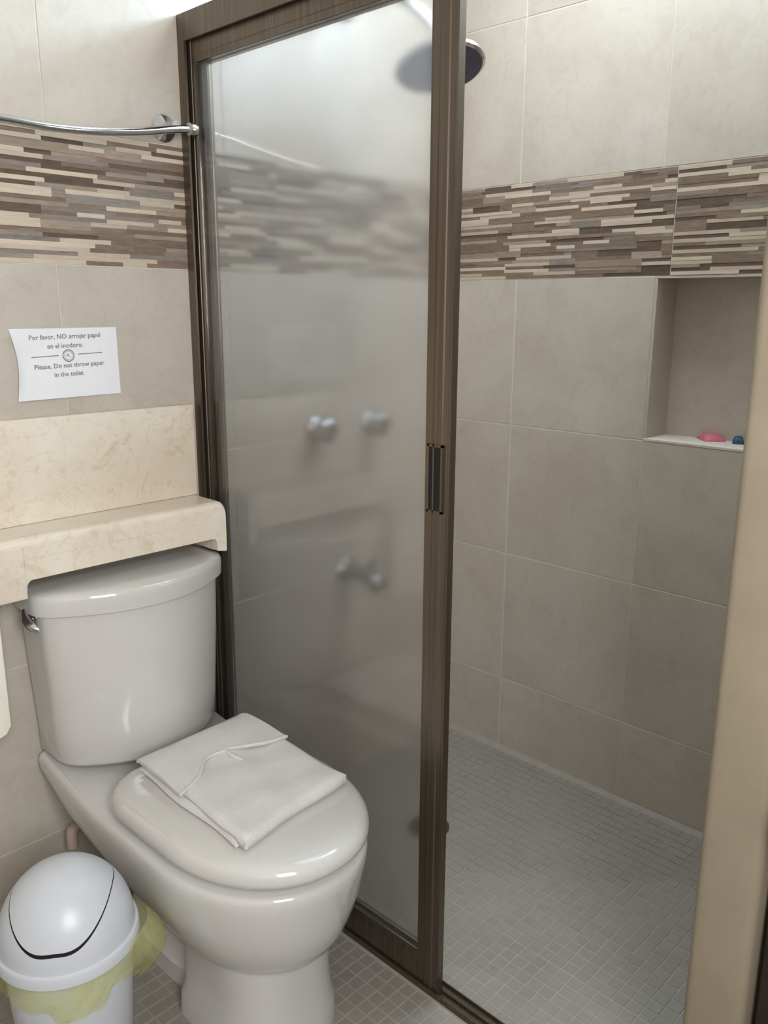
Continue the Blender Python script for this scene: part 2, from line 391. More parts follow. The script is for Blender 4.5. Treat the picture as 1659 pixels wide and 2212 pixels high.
floor_cells(fl, XL-0.0075, -0.0266, 0.0, -1.3, lambda u, v: -20 < u < 1120 and 2000 < v < 2240 and (u > 690 or 290 < u < 400), 300, FZ)
fs = struct(box('floor_shower', (-0.0262, -1.205, -0.10), (XR+0.0012, 0.0012, -0.0012), 'cell_grout'), 'small square mosaic floor inside the shower', 'floor')
floor_cells(fs, 0.0146, XR-0.001, -0.001, -1.204, lambda u, v: 950 < u < 1520 and 1550 < v < 2240, 300, 0.0)

# ---------------------------------------------------------------- shower screen
FX0, FX1 = -0.034, 0.018
fr = thing('shower_enclosure', 'brown aluminium frame and track of the sliding shower screen', 'shower enclosure', (0, -0.6, 0))
YN = -1.2045
bm = nb()                                                         # header: channel with two lips
bx(bm, (FX0, YN, 1.838), (FX0+0.006, -0.0005, 1.889)); bx(bm, (FX0+0.006, YN, 1.880), (FX1-0.005, -0.0005, 1.8885)); bx(bm, (FX1-0.005, YN, 1.838), (FX1, -0.0005, 1.889))
obj('header', bm, 'alu', fr)
bm = nb()                                                         # wall jamb: a channel the doors slide into
bx(bm, (FX0, -0.006, FZ), (FX1, -0.0005, 1.838)); bx(bm, (FX0, -0.024, FZ), (FX0+0.005, -0.006, 1.838)); bx(bm, (FX1-0.004, -0.024, FZ), (FX1, -0.006, 1.838))
obj('wall_jamb', bm, 'alu', fr)
bm = nb()                                                         # bottom track with three ridges
bx(bm, (-0.0260, YN, -0.0010), (0.0140, -0.0005, 0.003)); bx(bm, (-0.0260, YN, 0.003), (-0.0232, -0.0005, 0.012))
for a, b, h in ((-0.0066, -0.0046, 0.010), (0.0118, 0.0140, 0.010)): bx(bm, (a, YN, 0.003), (b, -0.0005, h))
obj('bottom_track', bm, 'alu', fr)
def panel(xa, xb, ya, yb, label, glass, lw, nw, pull):
    t = thing('shower_door_panel', label, 'shower door', ((xa+xb)/2, (ya+yb)/2, 0.0045))
    zb, zt = 0.0045, 1.862
    def stile(y0, y1, name):
        bm = nb(); wdt = y0-y1
        pr = [(xb, y0), (xa+0.002, y0), (xa+0.002, y1+wdt*0.70), (xa+0.0005, y1+wdt*0.66), (xa+0.0005, y1+wdt*0.34), (xa+0.002, y1+wdt*0.30), (xa+0.002, y1+wdt*0.12), (xa+0.0005, y1+wdt*0.09), (xa+0.0005, y1), (xb, y1)]
        loft(bm, [[(x, y, z) for x, y in pr] for z in (zb, zt)])
        return obj(name, bm, 'alu', t)
    stile(ya, ya-lw, 'stile'); st = stile(yb+nw, yb, 'stile')
    for z0, z1, n in ((zb, 0.076, 'bottom_rail'), (1.798, zt, 'top_rail')):
        bm = nb(); pr = [(xb, z0), (xa+0.0015, z0), (xa+0.0015, z0+0.012), (xa+0.0005, z0+0.014), (xa+0.0005, z1-0.014), (xa+0.002, z1-0.012), (xa+0.002, z1), (xb, z1)]; loft(bm, [[(x, y, z) for x, z in pr] for y in (yb+nw, ya-lw)])
        obj(n, bm, 'alu', t)
    xm = (xa+xb)/2
    g = box('glass', (xm-0.002, yb+nw+0.0002, 0.0762), (xm+0.002, ya-lw-0.0002, 1.7978), glass, t); g['label'] = 'frosted glass pane'
    if pull:
        y1, y0 = yb+0.014, yb+0.048; z0, z1 = 0.978, 1.096
        bm = nb()
        bx(bm, (xa-0.002, y1, z0), (xa+0.002, y1+0.004, z1)); bx(bm, (xa-0.002, y0-0.004, z0), (xa+0.002, y0, z1))
        bx(bm, (xa-0.002, y1, z1-0.004), (xa+0.002, y0, z1)); bx(bm, (xa-0.002, y1, z0), (xa+0.002, y0, z0+0.004)); bx(bm, (xa-0.002, y0-0.0155, z0), (xa+0.002, y0-0.0125, z1))
        p = obj('pull_rim', bm, 'alu', t)
        q = box('pull_recess_shade', (xa-0.0008, y1+0.004, z0+0.004), (xa+0.001, y0-0.004, z1-0.004), 'black', t); q['label'] = 'black plate painted in as the shade of the finger pull'  # flat black plate stands in for the shade of a recess
    return t
panel(-0.0228, -0.0070, -0.009, -0.728, 'front frosted glass shower door with dark finger pull', 'frost', 0.028, 0.055, True)
panel(-0.0040, 0.0110, -0.009, -0.703, 'rear frosted shower door stacked behind the front one', 'frost2', 0.050, 0.034, False)

# ---------------------------------------------------------------- marble ledge behind the toilet
mg = thing('marble_ledge', 'cream marble ledge with cut-out apron above the toilet tank', 'ledge', (-0.6, -0.06, 0.8))
box('splashback', (XL+0.001, -0.020, 0.909), (-0.050, -0.0005, 1.112), 'marble', mg, 0.003, 2, 40)
bm = nb()
prof = [(-0.0005, 0.870), (-0.120, 0.870)] + [(-0.104-0.016*math.sin(PI/2*(1-k/8)), 0.893+0.016*math.cos(PI/2*(1-k/8))) for k in range(9)] + [(-0.0005, 0.909)]
rings = []
for x, ins in [(XL+0.001, 0), (-0.061, 0)]+[(-0.061+0.014*math.sin(PI/2*k/5), 0.014*(1-math.cos(PI/2*k/5))) for k in range(1, 6)]:
    rings.append([(x, y, z if z < 0.88 else max(0.872, z-ins)) for y, z in prof])
loft(bm, rings); obj('top_slab', bm, 'marble', mg, 50)
# apron with cut-out: outline extruded in y
def apron(pts, y0, y1):
    bm = nb(); a = [bm.verts.new((x, y0, z)) for x, z in pts]; b = [bm.verts.new((x, y1, z)) for x, z in pts]; n = len(pts)
    bm.faces.new(a); bm.faces.new(list(reversed(b)))
    for i in range(n): bm.faces.new((a[i], b[i], b[(i+1) % n], a[(i+1) % n]))
    return bm
def arc(cx, cz, r, a0, a1, n=6): return [(cx+r*math.cos(a0+(a1-a0)*k/n), cz+r*math.sin(a0+(a1-a0)*k/n)) for k in range(n+1)]
zc_, zb_ = 0.830, 0.797
top = [(-0.047, 0.8698), (-0.492, 0.8698)]
pts = top + [(-0.492, zb_)] + arc(-0.478, zc_-0.012, 0.012, PI, PI/2)[:] + arc(-0.084, zc_-0.012, 0.012, PI/2, 0) + [(-0.070, zb_+0.004)] + arc(-0.051, zb_+0.004, 0.004, -PI/2, 0)
ap = obj('apron', apron(pts, -0.120, -0.098), 'marble', mg, 40)
bm = nb(); bx(bm, (XL+0.001, -0.126, zb_), (-0.4925, -0.098, 0.897), 0.003, 3); obj('apron', bm, 'marble', mg, 40)
bm = nb(); bx(bm, (-0.069, -0.0985, zb_+0.001), (-0.0475, -0.0008, 0.875), 0.002); obj('end_cheek', bm, 'marble', mg)

# ---------------------------------------------------------------- toilet
TX = -0.270
def dee(w, yb, yc, yf, z, n=2.0, cx=TX, rb=0.02, na=44):
    """outline: flat back at yb, straight sides to yc, elliptical front to yf"""
    out = []
    rb = min(rb, w*0.8)
    for k in range(6): a = PI/2*k/5; out.append((cx+w-rb+rb*math.sin(a), yb-rb+rb*math.cos(a), z))
    for k in range(1, 6): out.append((cx+w, (yb-rb)+(yc-(yb-rb))*k/6, z))
    for k in range(na+1):
        a = PI*k/na; c, s = math.cos(a), math.sin(a)
        out.append((cx+w*math.copysign(abs(c)**(2/n), c), yc+(yf-yc)*abs(s)**(2/n), z))
    for k in range(1, 6): out.append((cx-w, yc+((yb-rb)-yc)*k/6, z))
    for k in range(6): a = PI/2*k/5; out.append((cx-w+rb-rb*math.cos(a), yb-rb+rb*math.sin(a), z))
    return out
def bow(w, yb, yf, k, rc, z, cx=-0.266):
    """tank outline: flat back, straight sides, shallow bowed front with rounded corners"""
    yk = yf+k*w*w; half = []
    half += [(0.0, yb), (w*0.5, yb), (w-0.008, yb), (w-0.002, yb-0.002), (w, yb-0.008), (w, (yb+yk+rc)/2)]
    p0 = Vector((w, yk+rc)); p1 = Vector((w, yk)); xe = w-rc*1.1; p2 = Vector((xe, yf+k*xe*xe))
    for i in range(9): t = i/8; q = (1-t)**2*p0+2*t*(1-t)*p1+t*t*p2; half.append((q.x, q.y))
    for i in range(1, 16): x = xe*(1-i/15); half.append((x, yf+k*x*x))
    out = [(cx+x, y, z) for x, y in half] + [(cx-x, y, z) for x, y in reversed(half[1:-1])]
    return out
to = thing('toilet', 'white two-piece toilet with closed lid against the tiled wall', 'toilet', (TX, -0.35, FZ))
def scaled(o, s, z, cy, cx=None):
    cx = TX if cx is None else cx
    return [(cx+(x-cx)*s, cy+(y-cy)*s, z) for x, y, _ in o]
def tilt(r):                                            # the deck falls slightly from the tank to the seat
    return [(x, y, z-0.034*min(1, max(0, (-y-0.03)/0.20))) for x, y, z in r]
R = []
for w_, yb_, yf_, z_, n_ in ((0.114, -0.385, -0.630, 0.190, 2.3), (0.122, -0.380, -0.640, 0.193, 2.2), (0.140, -0.372, -0.660, 0.209, 2.15), (0.158, -0.34, -0.676, 0.236, 2.1), (0.172, -0.28, -0.688, 0.270, 2.1),
        (0.182, -0.20, -0.698, 0.305, 2.1), (0.188, -0.10, -0.704, 0.340, 2.1)):
    R.append(dee(w_, yb_, -0.47, yf_, z_, n_, rb=0.03))
for w_, yb_, yf_, z_ in ((0.191, -0.004, -0.710, 0.400), (0.1915, -0.004, -0.711, 0.416), (0.189, -0.006, -0.709, 0.424), (0.182, -0.010, -0.702, 0.4285)):
    R.append(tilt(dee(w_, yb_, -0.47, yf_, z_, 2.1, rb=0.02)))
bm = nb(); loft(bm, R); obj('bowl', bm, 'porcelain', to, 60)
R = [dee(0.122, -0.375, -0.50, -0.632, FZ, 2.6, rb=0.03), dee(0.120, -0.377, -0.50, -0.630, 0.045, 2.6, rb=0.03), dee(0.113, -0.383, -0.50, -0.624, 0.070, 2.6, rb=0.03), dee(0.111, -0.385, -0.50, -0.622, 0.12, 2.6, rb=0.03), dee(0.111, -0.385, -0.50, -0.622, 0.196, 2.6, rb=0.03)]
bm = nb(); loft(bm, R); obj('pedestal', bm, 'porcelain', to, 50)
bm = nb(); loft(bm, [dee(w_, -0.09, -0.30, -0.40, z_, 2.4, rb=0.03) for w_, z_ in ((0.088, FZ), (0.086, 0.040), (0.056, 0.060), (0.052, 0.13), (0.060, 0.24), (0.075, 0.325))]); obj('trapway', bm, 'porcelain', to, 50)
R = [dee(0.160, -0.256, -0.48, -0.678, 0.3945, 2.1, rb=0.09), dee(0.163, -0.253, -0.48, -0.682, 0.403, 2.1, rb=0.09), dee(0.161, -0.256, -0.48, -0.679, 0.4160, 2.1, rb=0.09)]
bm = nb(); loft(bm, R); obj('seat', bm, 'porcelain', to, 60)
base = dee(0.185, -0.228, -0.48, -0.717, 0, 2.12, rb=0.10); cyl_ = -0.46
R = [scaled(base, s_, z+0.004, cyl_) for s_, z in ((0.955, 0.4125), (0.990, 0.4115), (1.0, 0.4145), (1.003, 0.420), (0.999, 0.428), (0.986, 0.4350), (0.963, 0.4405), (0.925, 0.4445), (0.84, 0.448), (0.60, 0.450), (0.25, 0.451))]
bm = nb(); loft(bm, R); obj('lid', bm, 'porcelain', to, 60)
for s_ in (-1, 1):
    bm = nb(); lathe(bm, [(0.013, 0), (0.015, 0.003), (0.015, 0.012), (0.012, 0.015)], (TX+s_*0.070, -0.222, 0.3945), n=20); obj('hinge_cap', bm, 'porcelain', to, 40)
R = [bow(0.178, -0.010, -0.200, 2.9, 0.024, 0.4285), bow(0.185, -0.008, -0.207, 2.9, 0.024, 0.437), bow(0.187, -0.008, -0.207, 2.8, 0.024, 0.50), bow(0.196, -0.008, -0.200, 2.3, 0.024, 0.66), bow(0.200, -0.008, -0.195, 2.1, 0.024, 0.752)]
bm = nb(); loft(bm, R); obj('tank', bm, 'porcelain', to, 60)
base = bow(0.2125, -0.006, -0.206, 2.0, 0.026, 0); cy_ = -0.10
R = [scaled(base, s_, z, cy_, -0.266) for s_, z in ((0.965, 0.7515), (0.995, 0.7525), (1.0, 0.757), (1.003, 0.776), (1.0, 0.784), (0.987, 0.7900), (0.960, 0.7935), (0.85, 0.797), (0.5, 0.799), (0.2, 0.7995))]
bm = nb(); loft(bm, R); obj('tank_lid', bm, 'porcelain', to, 60)
bm = nb(); lx = -0.266-0.199
lathe(bm, [(0.014, 0), (0.014, 0.004), (0.008, 0.006), (0.008, 0.016)], (lx+0.003, -0.072, 0.738), (-1, 0, 0), 16)
tube(bm, smooth_path([(lx-0.012, -0.064, 0.752), (lx-0.018, -0.080, 0.745), (lx-0.018, -0.100, 0.736), (lx-0.010, -0.118, 0.729)], 4), [0.008]*5+[0.010]*5+[0.009, 0.007, 0.004], 12)
obj('flush_lever', bm, 'chrome', to, 40)

# supply elbow on the wall under the toilet deck
bm = nb(); tube(bm, smooth_path([(-0.416, -0.040, 0.200), (-0.416, -0.040, 0.225), (-0.412, -0.036, 0.236), (-0.395, -0.030, 0.238)], 5), 0.012, 12)
sv = thing('water_supply', 'small beige water supply elbow on wall below the toilet tank', 'pipe', (-0.40, -0.02, 0.2)); obj('elbow', bm, 'pinkpipe', sv, 40)
bm = nb(); tube(bm, [(-0.396, -0.030, 0.238), (-0.385, -0.022, 0.237), (-0.375, -0.0005, 0.236)], 0.009, 10); obj('wall_stub', bm, 'chrome', sv, 40)
bm = nb(); lathe(bm, [(0.020, 0.0005), (0.020, 0.003), (0.010, 0.006)], (-0.375, 0, 0.236), (0, -1, 0), 20); obj('escutcheon', bm, 'chrome', sv, 40)

# ---------------------------------------------------------------- folded towel on the lid
tw = thing('folded_towel', 'folded white terry towel with collar-like flap lying on the toilet lid', 'towel', (-0.25, -0.43, 0.455))
TC = [(-0.374, -0.268), (-0.122, -0.256), (-0.126, -0.582), (-0.386, -0.612)]   # back-left, back-right, front-right, front-left
def bil(u, v):
    a, b, c, d = TC
    x = (1-u)*(1-v)*a[0]+u*(1-v)*b[0]+u*v*c[0]+(1-u)*v*d[0]; y = (1-u)*(1-v)*a[1]+u*(1-v)*b[1]+u*v*c[1]+(1-u)*v*d[1]
    return x, y
def lid_z(x, y): return 0.4585-0.02*max(0, (abs(x-TX)-0.13)/0.06)**2
def sheet(zlo, zhi, inset, seed, wrap=None, nu=30, nv=36, rnd=0.013):
    rg = random.Random(seed); ph = [rg.uniform(0, 6) for _ in range(4)]; bm = nb(); lo, hi = [], []
    for i in range(nu+1):
        r0, r1 = [], []
        for j in range(nv+1):
            u, v = i/nu, j/nv; uu, vv = inset[0]+u*(1-inset[0]-inset[1]), inset[2]+v*(1-inset[2]-inset[3])
            x, y = bil(uu, vv)
            x += 0.003*math.sin(9*v+ph[0]); y += 0.003*math.sin(8*u+ph[1])
            e = min(u*0.26, (1-u)*0.26, v*0.34, (1-v)*0.34); k = min(1, e/rnd); rr = math.sqrt(max(0, 1-(1-k)**2))
            mid = (zlo+zhi)/2; hh = (zhi-zlo)/2
            wv = 0.0016*math.sin(15*u+4*v+ph[2])+0.0012*math.sin(21*v-6*u+ph[3])
            zb_w = mid-hh*(0.25+0.75*rr)
            if wrap and v > 0.93: zb_w = min(zb_w, wrap+0.004*(1-rr))
            r0.append(bm.verts.new((x, y, zb_w))); r1.append(bm.verts.new((x, y, mid+hh*(0.15+0.85*rr)+wv*rr)))
        lo.append(r0); hi.append(r1)
    for i in range(nu):
        for j in range(nv):
            bm.faces.new((lo[i][j], lo[i][j+1], lo[i+1][j+1], lo[i+1][j])); bm.faces.new((hi[i][j], hi[i+1][j], hi[i+1][j+1], hi[i][j+1]))
    for i in range(nu):
        for j in (0, nv): bm.faces.new((lo[i][j], lo[i+1][j], hi[i+1][j], hi[i][j]))
    for j in range(nv):
        for i in (0, nu): bm.faces.new((lo[i][j], lo[i][j+1], hi[i][j+1], hi[i][j]))
    return bm
obj('folded_layer', sheet(0.4548, 0.4665, (-0.014, 0.0, 0.0, 0.050), 1), 'towel', tw, 70)
obj('folded_layer', sheet(0.4662, 0.4800, (0.012, 0.004, 0.0, 0.0), 5, 0.4552), 'towel', tw, 70)
# collar flaps: two lapels of the folded-over end, meeting at a notch
def lapel(edge_back, edge_front, name, lift):
    """strip between a back edge polyline and a hem polyline"""
    bm = nb(); n, m = 24, 8; gl, gh = [], []
    A, B = smooth_path(edge_back, 8), smooth_path(edge_front, 8)
    def samp(P, t): f = t*(len(P)-1); i = min(int(f), len(P)-2); return P[i].lerp(P[i+1], f-i)
    for i in range(n+1):
        a, b = samp(A, i/n), samp(B, i/n); r0, r1 = [], []
        for j in range(m+1):
            t = j/m; p = a.lerp(b, t); z = 0.4805+0.0035*math.sin(PI*min(1, t*1.15))+lift*math.sin(PI*i/n)*t
            r0.append(bm.verts.new((p.x, p.y, z-0.0025 if 0 < j else z-0.008))); r1.append(bm.verts.new((p.x, p.y, z+0.003 if 0 < j else z-0.002)))
        gl.append(r0); gh.append(r1)
    for i in range(n):
        for j in range(m):
            bm.faces.new((gl[i][j], gl[i][j+1], gl[i+1][j+1], gl[i+1][j])); bm.faces.new((gh[i][j], gh[i+1][j], gh[i+1][j+1], gh[i][j+1]))
        for j in (0, m): bm.faces.new((gl[i][j], gl[i+1][j], gh[i+1][j], gh[i][j]))
    for j in range(m):
        for i in (0, n): bm.faces.new((gl[i][j], gl[i][j+1], gh[i][j+1], gh[i][j]))
    l = obj(name, bm, 'towel', tw, 70)
    hb = nb(); tube(hb, [Vector((p.x, p.y, 0.4828+lift*math.sin(PI*k/(len(B)-1)))) for k, p in enumerate(B)], 0.0032, 8); obj('hem', hb, 'towel', l, 60)
    return l
lapel([(-0.376, -0.264, 0), (-0.290, -0.259, 0), (-0.205, -0.256, 0)], [(-0.386, -0.432, 0), (-0.330, -0.405, 0), (-0.285, -0.362, 0), (-0.236, -0.362, 0)], 'lapel', 0.0)
lapel([(-0.212, -0.256, 0), (-0.165, -0.254, 0), (-0.119, -0.252, 0)], [(-0.240, -0.356, 0), (-0.205, -0.385, 0), (-0.170, -0.402, 0), (-0.121, -0.404, 0)], 'lapel', 0.006)
hb = nb(); tube(hb, smooth_path([(-0.238, -0.362, 0.4840), (-0.243, -0.385, 0.4835), (-0.236, -0.412, 0.4805)], 6), 0.0034, 8); obj('hem', hb, 'towel', tw, 60)

# ---------------------------------------------------------------- swing-lid bin and its liner
BX, BY, BR = -0.596, -0.405, 0.1143
bn = thing('swing_lid_bin', 'white plastic swing-lid bin beside the toilet', 'bin', (BX, BY, FZ))
bm = nb(); lathe(bm, [(0.080, FZ), (0.084, FZ+0.004), (0.1035, 0.300), (0.1045, 0.312)], (BX, BY, 0), n=56); obj('body', bm, 'plastic', bn, 40)
bm = nb(); lathe(bm, [(BR-0.003, 0.297), (BR, 0.2985), (BR, 0.314), (BR-0.002, 0.318), (BR-0.007, 0.320)], (BX, BY, 0), n=64, cap=False)
obj('lid_collar', bm, 'plastic', bn, 40)
DR, DH = BR-0.006, 0.120
def dome_z(x, y, off=0.0):
    r2 = min(0.9999, (x*x+y*y)/(DR*DR)); return 0.319+off+DH*(1-r2)**0.52
va = math.atan2(CAM.y-BY, CAM.x-BX)                       # flap hinges across, opening to the front
fa = math.radians(-126)
def flap_edge(t):
    # closed outline in bin-local plan, before rotation: +X is the front of the flap
    c, s = math.cos(t), math.sin(t)
    rx = 0.1045 if c > 0 else 0.070
    ry = 0.079
    k = 0.84
    return (math.copysign(abs(c)**k, c)*rx, math.copysign(abs(s)**k, s)*ry)
def rot(p): return (p[0]*math.cos(fa)-p[1]*math.sin(fa), p[0]*math.sin(fa)+p[1]*math.cos(fa))
NT_ = 96
def shell(s0, s1, k, off, outer):
    bm = nb(); rings = []
    for i in range(k+1):
        f = i/k; ring = []
        for j in range(NT_):
            t = 2*PI*j/NT_; ex, ey = flap_edge(t)
            if outer:
                a = math.atan2(ey, ex); ox, oy = DR*math.cos(a), DR*math.sin(a); x, y = ex+(ox-ex)*f, ey+(oy-ey)*f
                x, y = (x, y) if f > 0 else (ex, ey)
            else:
                q_ = min(1, max(0, (math.cos(t)+0.50)/0.12)); s = s0+((s1 if s1 > 1 else 1-(1-s1)*q_)-s0)*f; x, y = ex*s, ey*s
            X, Y = rot((x, y)); ring.append((BX+X, BY+Y, dome_z(x, y, off)))
        rings.append(ring)
    return loft(bm, rings, not outer, False)
obj('lid_dome', shell(0, 0, 8, 0.0, True), 'plastic', bn, 50)
obj('lid_flap', shell(0.04, 0.986, 14, 0.0004, False), 'plastic', bn, 50)
obj('flap_gap_shade', shell(0.04, 1.01, 12, -0.004, False), 'black', bn, 50)  # black inner shell stands in for the shade inside the gap
# thin bag folded over the rim, bulging on the toilet side
bm = nb(); rg = random.Random(4); n, m = 120, 12; rings = []
for j in range(m+1):
    ring = []; f = j/m
    for i in range(n):
        a = 2*PI*i/n; toward = max(0.0, math.cos(a-math.radians(-22)))**7; front = max(0.0, math.cos(a-math.radians(-100)))**2
        drop = 0.075+0.020*math.sin(3*a+1)+0.006*math.sin(11*a)+0.055*toward-0.012*front
        bul = (0.004+0.006*(0.5+0.5*math.sin(7*a+2))*f+0.003*math.sin(19*a+3*f*4)*f)+toward*0.052*math.sin(PI*min(1, f*0.85+0.12))
        z = 0.310-drop*f; rb = 0.1050-0.020*(0.312-z)/0.292
        ring.append((BX+(rb+bul)*math.cos(a), BY+(rb+bul)*math.sin(a), z+0.003*toward*math.sin(9*f)))
    rings.append(ring)
loft(bm, rings, False, False)
tag(obj('bin_liner', bm, 'bag', None, 70), 'thin yellow plastic bag folded over the rim of the white bin', 'bag')

# ---------------------------------------------------------------- towel bar
tb = thing('towel_bar', 'chrome bowed towel bar on the wall above the mosaic band', 'towel bar', (-0.39, 0, 1.66))
half = [(-0.046, -0.052, 1.668), (-0.088, -0.056, 1.662), (-0.172, -0.066, 1.645), (-0.275, -0.080, 1.630), (-0.366, -0.088, 1.624), (-0.440, -0.090, 1.625)]
mir = [(-0.88-x, y, z) for x, y, z in reversed(half[:-1])]
bm = nb(); tube(bm, smooth_path(half+mir, 8), 0.0075, 14); obj('bar', bm, 'chrome', tb, 50)
for sx in (-0.077, -0.803):
    bm = nb(); lathe(bm, [(0.026, 0.0005), (0.027, 0.004), (0.022, 0.010), (0.012, 0.016), (0.009, 0.022), (0.009, 0.050)], (sx, 0, 1.672), (0, -1, 0), 28); obj('post', bm, 'chrome', tb, 40)
for x, d in ((-0.046, 1), (-0.834, -1)):
    bm = nb(); lathe(bm, [(0.008, -0.006), (0.0125, -0.004), (0.014, 0.004), (0.012, 0.012), (0.006, 0.016)], (x, -0.052, 1.668), (d, 0, 0), 20); obj('end_cap', bm, 'chrome', tb, 40)

# ---------------------------------------------------------------- paper notice
pn = thing('paper_notice', 'white paper notice in Spanish and English taped above the marble splashback', 'notice', (-0.32, 0, 1.21))
PC = [(-0.430, 1.278), (-0.213, 1.279), (-0.212, 1.146), (-0.427, 1.144)]      # TL TR BR BL
def pp(u, v, off):
    a, b, c, d = PC
    x = (1-u)*(1-v)*a[0]+u*(1-v)*b[0]+u*v*c[0]+(1-u)*v*d[0]; z = (1-u)*(1-v)*a[1]+u*(1-v)*b[1]+u*v*c[1]+(1-u)*v*d[1]
    y = -0.0012-0.007*(max(0, v-0.45)/0.55)**2*(1-u)**1.5-0.006*max(0, (0.10-u)/0.10)**2*math.sin(PI*v)
    return (x+0.006*max(0, (0.12-u)/0.12)*math.sin(PI*v)*1.3, y-off, z)
bm = nb(); n = 20
g, g2 = [[[bm.verts.new(pp(i/n, j/n, d_)) for j in range(n+1)] for i in range(n+1)] for d_ in (0.0004, 0.0)]
for i in range(n):
    for j in range(n): bm.faces.new((g[i][j], g[i][j+1], g[i+1][j+1], g[i+1][j])); bm.faces.new((g2[i][j], g2[i+1][j], g2[i+1][j+1], g2[i][j+1]))
    for j in (0, n): bm.faces.new((g[i][j], g[i+1][j], g2[i+1][j], g2[i][j]))
for j in range(n):
    for i in (0, n): bm.faces.new((g[i][j], g[i][j+1], g2[i][j+1], g2[i][j]))
obj('sheet', bm, 'paper', pn, 60)
def text_mesh(s, size, u, v, name):
    cu = bpy.data.curves.new('t', 'FONT'); cu.body = s; cu.size = size; cu.align_x = 'CENTER'; cu.align_y = 'CENTER'; cu.offset = size*0.012; cu.resolution_u = 2
    o = bpy.data.objects.new('t', cu); C.objects.link(o); dg = bpy.context.evaluated_depsgraph_get(); dg.update()
    me = bpy.data.meshes.new_from_object(o.evaluated_get(dg)); bpy.data.objects.remove(o)
    W_, H_ = 0.216, 0.133
    for vt in me.vertices:
        p = pp(u+vt.co.x/W_, v-vt.co.y/H_-0.03*(u+vt.co.x/W_-0.5), 0.0009); vt.co = Vector(p)
    me.name = name; me.materials.clear(); me.materials.append(M['ink'])
    q = bpy.data.objects.new(name, me); C.objects.link(q); q.parent = pn; q.matrix_parent_inverse = Matrix.Translation(-pn.location); return q
text_mesh('Por favor, NO arrojar papel', 0.0128, 0.50, 0.12, 'lettering')
text_mesh('en el inodoro.', 0.0128, 0.49, 0.25, 'lettering')
text_mesh('Please, Do not throw paper', 0.0128, 0.52, 0.535, 'lettering')
text_mesh('in the toilet', 0.0128, 0.50, 0.66, 'lettering')
text_mesh('PL', 0.0080, 0.512, 0.395, 'emblem')
bm = nb()
def strip(f, n, w):
    prev = None
    for k in range(n+1):
        (u0, v0), (u1, v1) = f(k/n); a, b = bm.verts.new(pp(u0, v0, 0.0009)), bm.verts.new(pp(u1, v1, 0.0009))
        if prev: bm.faces.new((prev[0], a, b, prev[1]))
        prev = (a, b)
for ua, ub, vv in ((0.17, 0.42, 0.395), (0.60, 0.84, 0.375)): strip(lambda t: ((ua+(ub-ua)*t, vv-0.012*t), (ua+(ub-ua)*t, vv+0.011-0.012*t)), 6, 0)
for ro, ri in ((0.056, 0.048), (0.041, 0.037)): strip(lambda t: ((0.512+ro*math.cos(2*PI*t), 0.395+ro*1.62*math.sin(2*PI*t)), (0.512+ri*math.cos(2*PI*t), 0.395+ri*1.62*math.sin(2*PI*t))), 32, 0)
obj('emblem_lines', bm, 'ink', pn, None, False)

# ---------------------------------------------------------------- hanging cloth at the left edge
bm = nb(); n, m = 14, 16; g0, g1 = [], []
for i in range(n+1):
    a, b = [], []
    for j in range(m+1):
        u, v = i/n, j/m; x = -0.690+0.150*u; z = 0.780-0.243*v
        e = max(0, (u-0.86)/0.14); zz = z+(0.016*e**2.2 if v > 0.9 else 0.0)*((v-0.9)/0.1 if v > 0.9 else 0); y = -0.096-0.006*math.sin(9*u)*v
        a.append(bm.verts.new((x, y-0.006, zz))); b.append(bm.verts.new((x, y+0.006, zz)))
    g0.append(a); g1.append(b)
for i in range(n):
    for j in range(m):
        bm.faces.new((g0[i][j], g0[i][j+1], g0[i+1][j+1], g0[i+1][j])); bm.faces.new((g1[i][j], g1[i+1][j], g1[i+1][j+1], g1[i][j+1]))
    for j in (0, m): bm.faces.new((g0[i][j], g0[i+1][j], g1[i+1][j], g1[i][j]))
for j in range(m):
    for i in (0, n): bm.faces.new((g0[i][j], g0[i][j+1], g1[i][j+1], g1[i][j]))
hc = thing('hand_towel', 'cream cloth hanging below the marble ledge at the left edge', 'cloth', (-0.61, -0.096, 0.78))
obj('cloth', bm, 'cloth', hc, 50)
bm = nb(); tube(bm, [(-0.70, -0.096, 0.786), (-0.535, -0.096, 0.786)], 0.006, 12)
for x in (-0.695, -0.545): tube(bm, [(x, -0.096, 0.786), (x, -0.05, 0.786), (x, -0.0005, 0.786)], 0.005, 10)
tag(obj('towel_rail', bm, 'chrome', None, 40), 'short chrome rail under the marble ledge carrying the cream cloth', 'rail')

# ---------------------------------------------------------------- shower fittings
SX = 0.432
sh = thing('rain_shower', 'round chrome rain shower head with dark face on a wall arm', 'shower', (SX, 0, 2.0))
hc_ = Vector((0.470, -0.270, 1.838)); ax = Vector((-0.10, -0.30, -1.0)).normalized()
bm = nb(); lathe(bm, [(0.015, -0.045), (0.020, -0.034), (0.040, -0.024), (0.090, -0.014), (0.101, -0.008), (0.102, 0.0), (0.098, 0.003)], hc_, ax, 56); obj('head', bm, 'chrome', sh, 40)
bm = nb(); lathe(bm, [(0.094, 0.001), (0.094, 0.0045), (0.088, 0.0055)], hc_, ax, 56); obj('face', bm, 'headface', sh, 40)
bm = nb(); e0 = hc_-ax*0.044; tube(bm, smooth_path([(SX, -0.001, 2.010), (SX, -0.09, 2.012), (SX+0.006, -0.185, 1.985), (e0.x-ax.x*0.05, e0.y-ax.y*0.04, e0.z+0.045), tuple(e0)], 8), 0.011, 14); obj('arm', bm, 'chrome', sh, 50)
bm = nb(); lathe(bm, [(0.032, 0.0005), (0.033, 0.004), (0.026, 0.011), (0.013, 0.016)], (SX, 0, 2.010), (0, -1, 0), 28); obj('flange', bm, 'chrome', sh, 40)
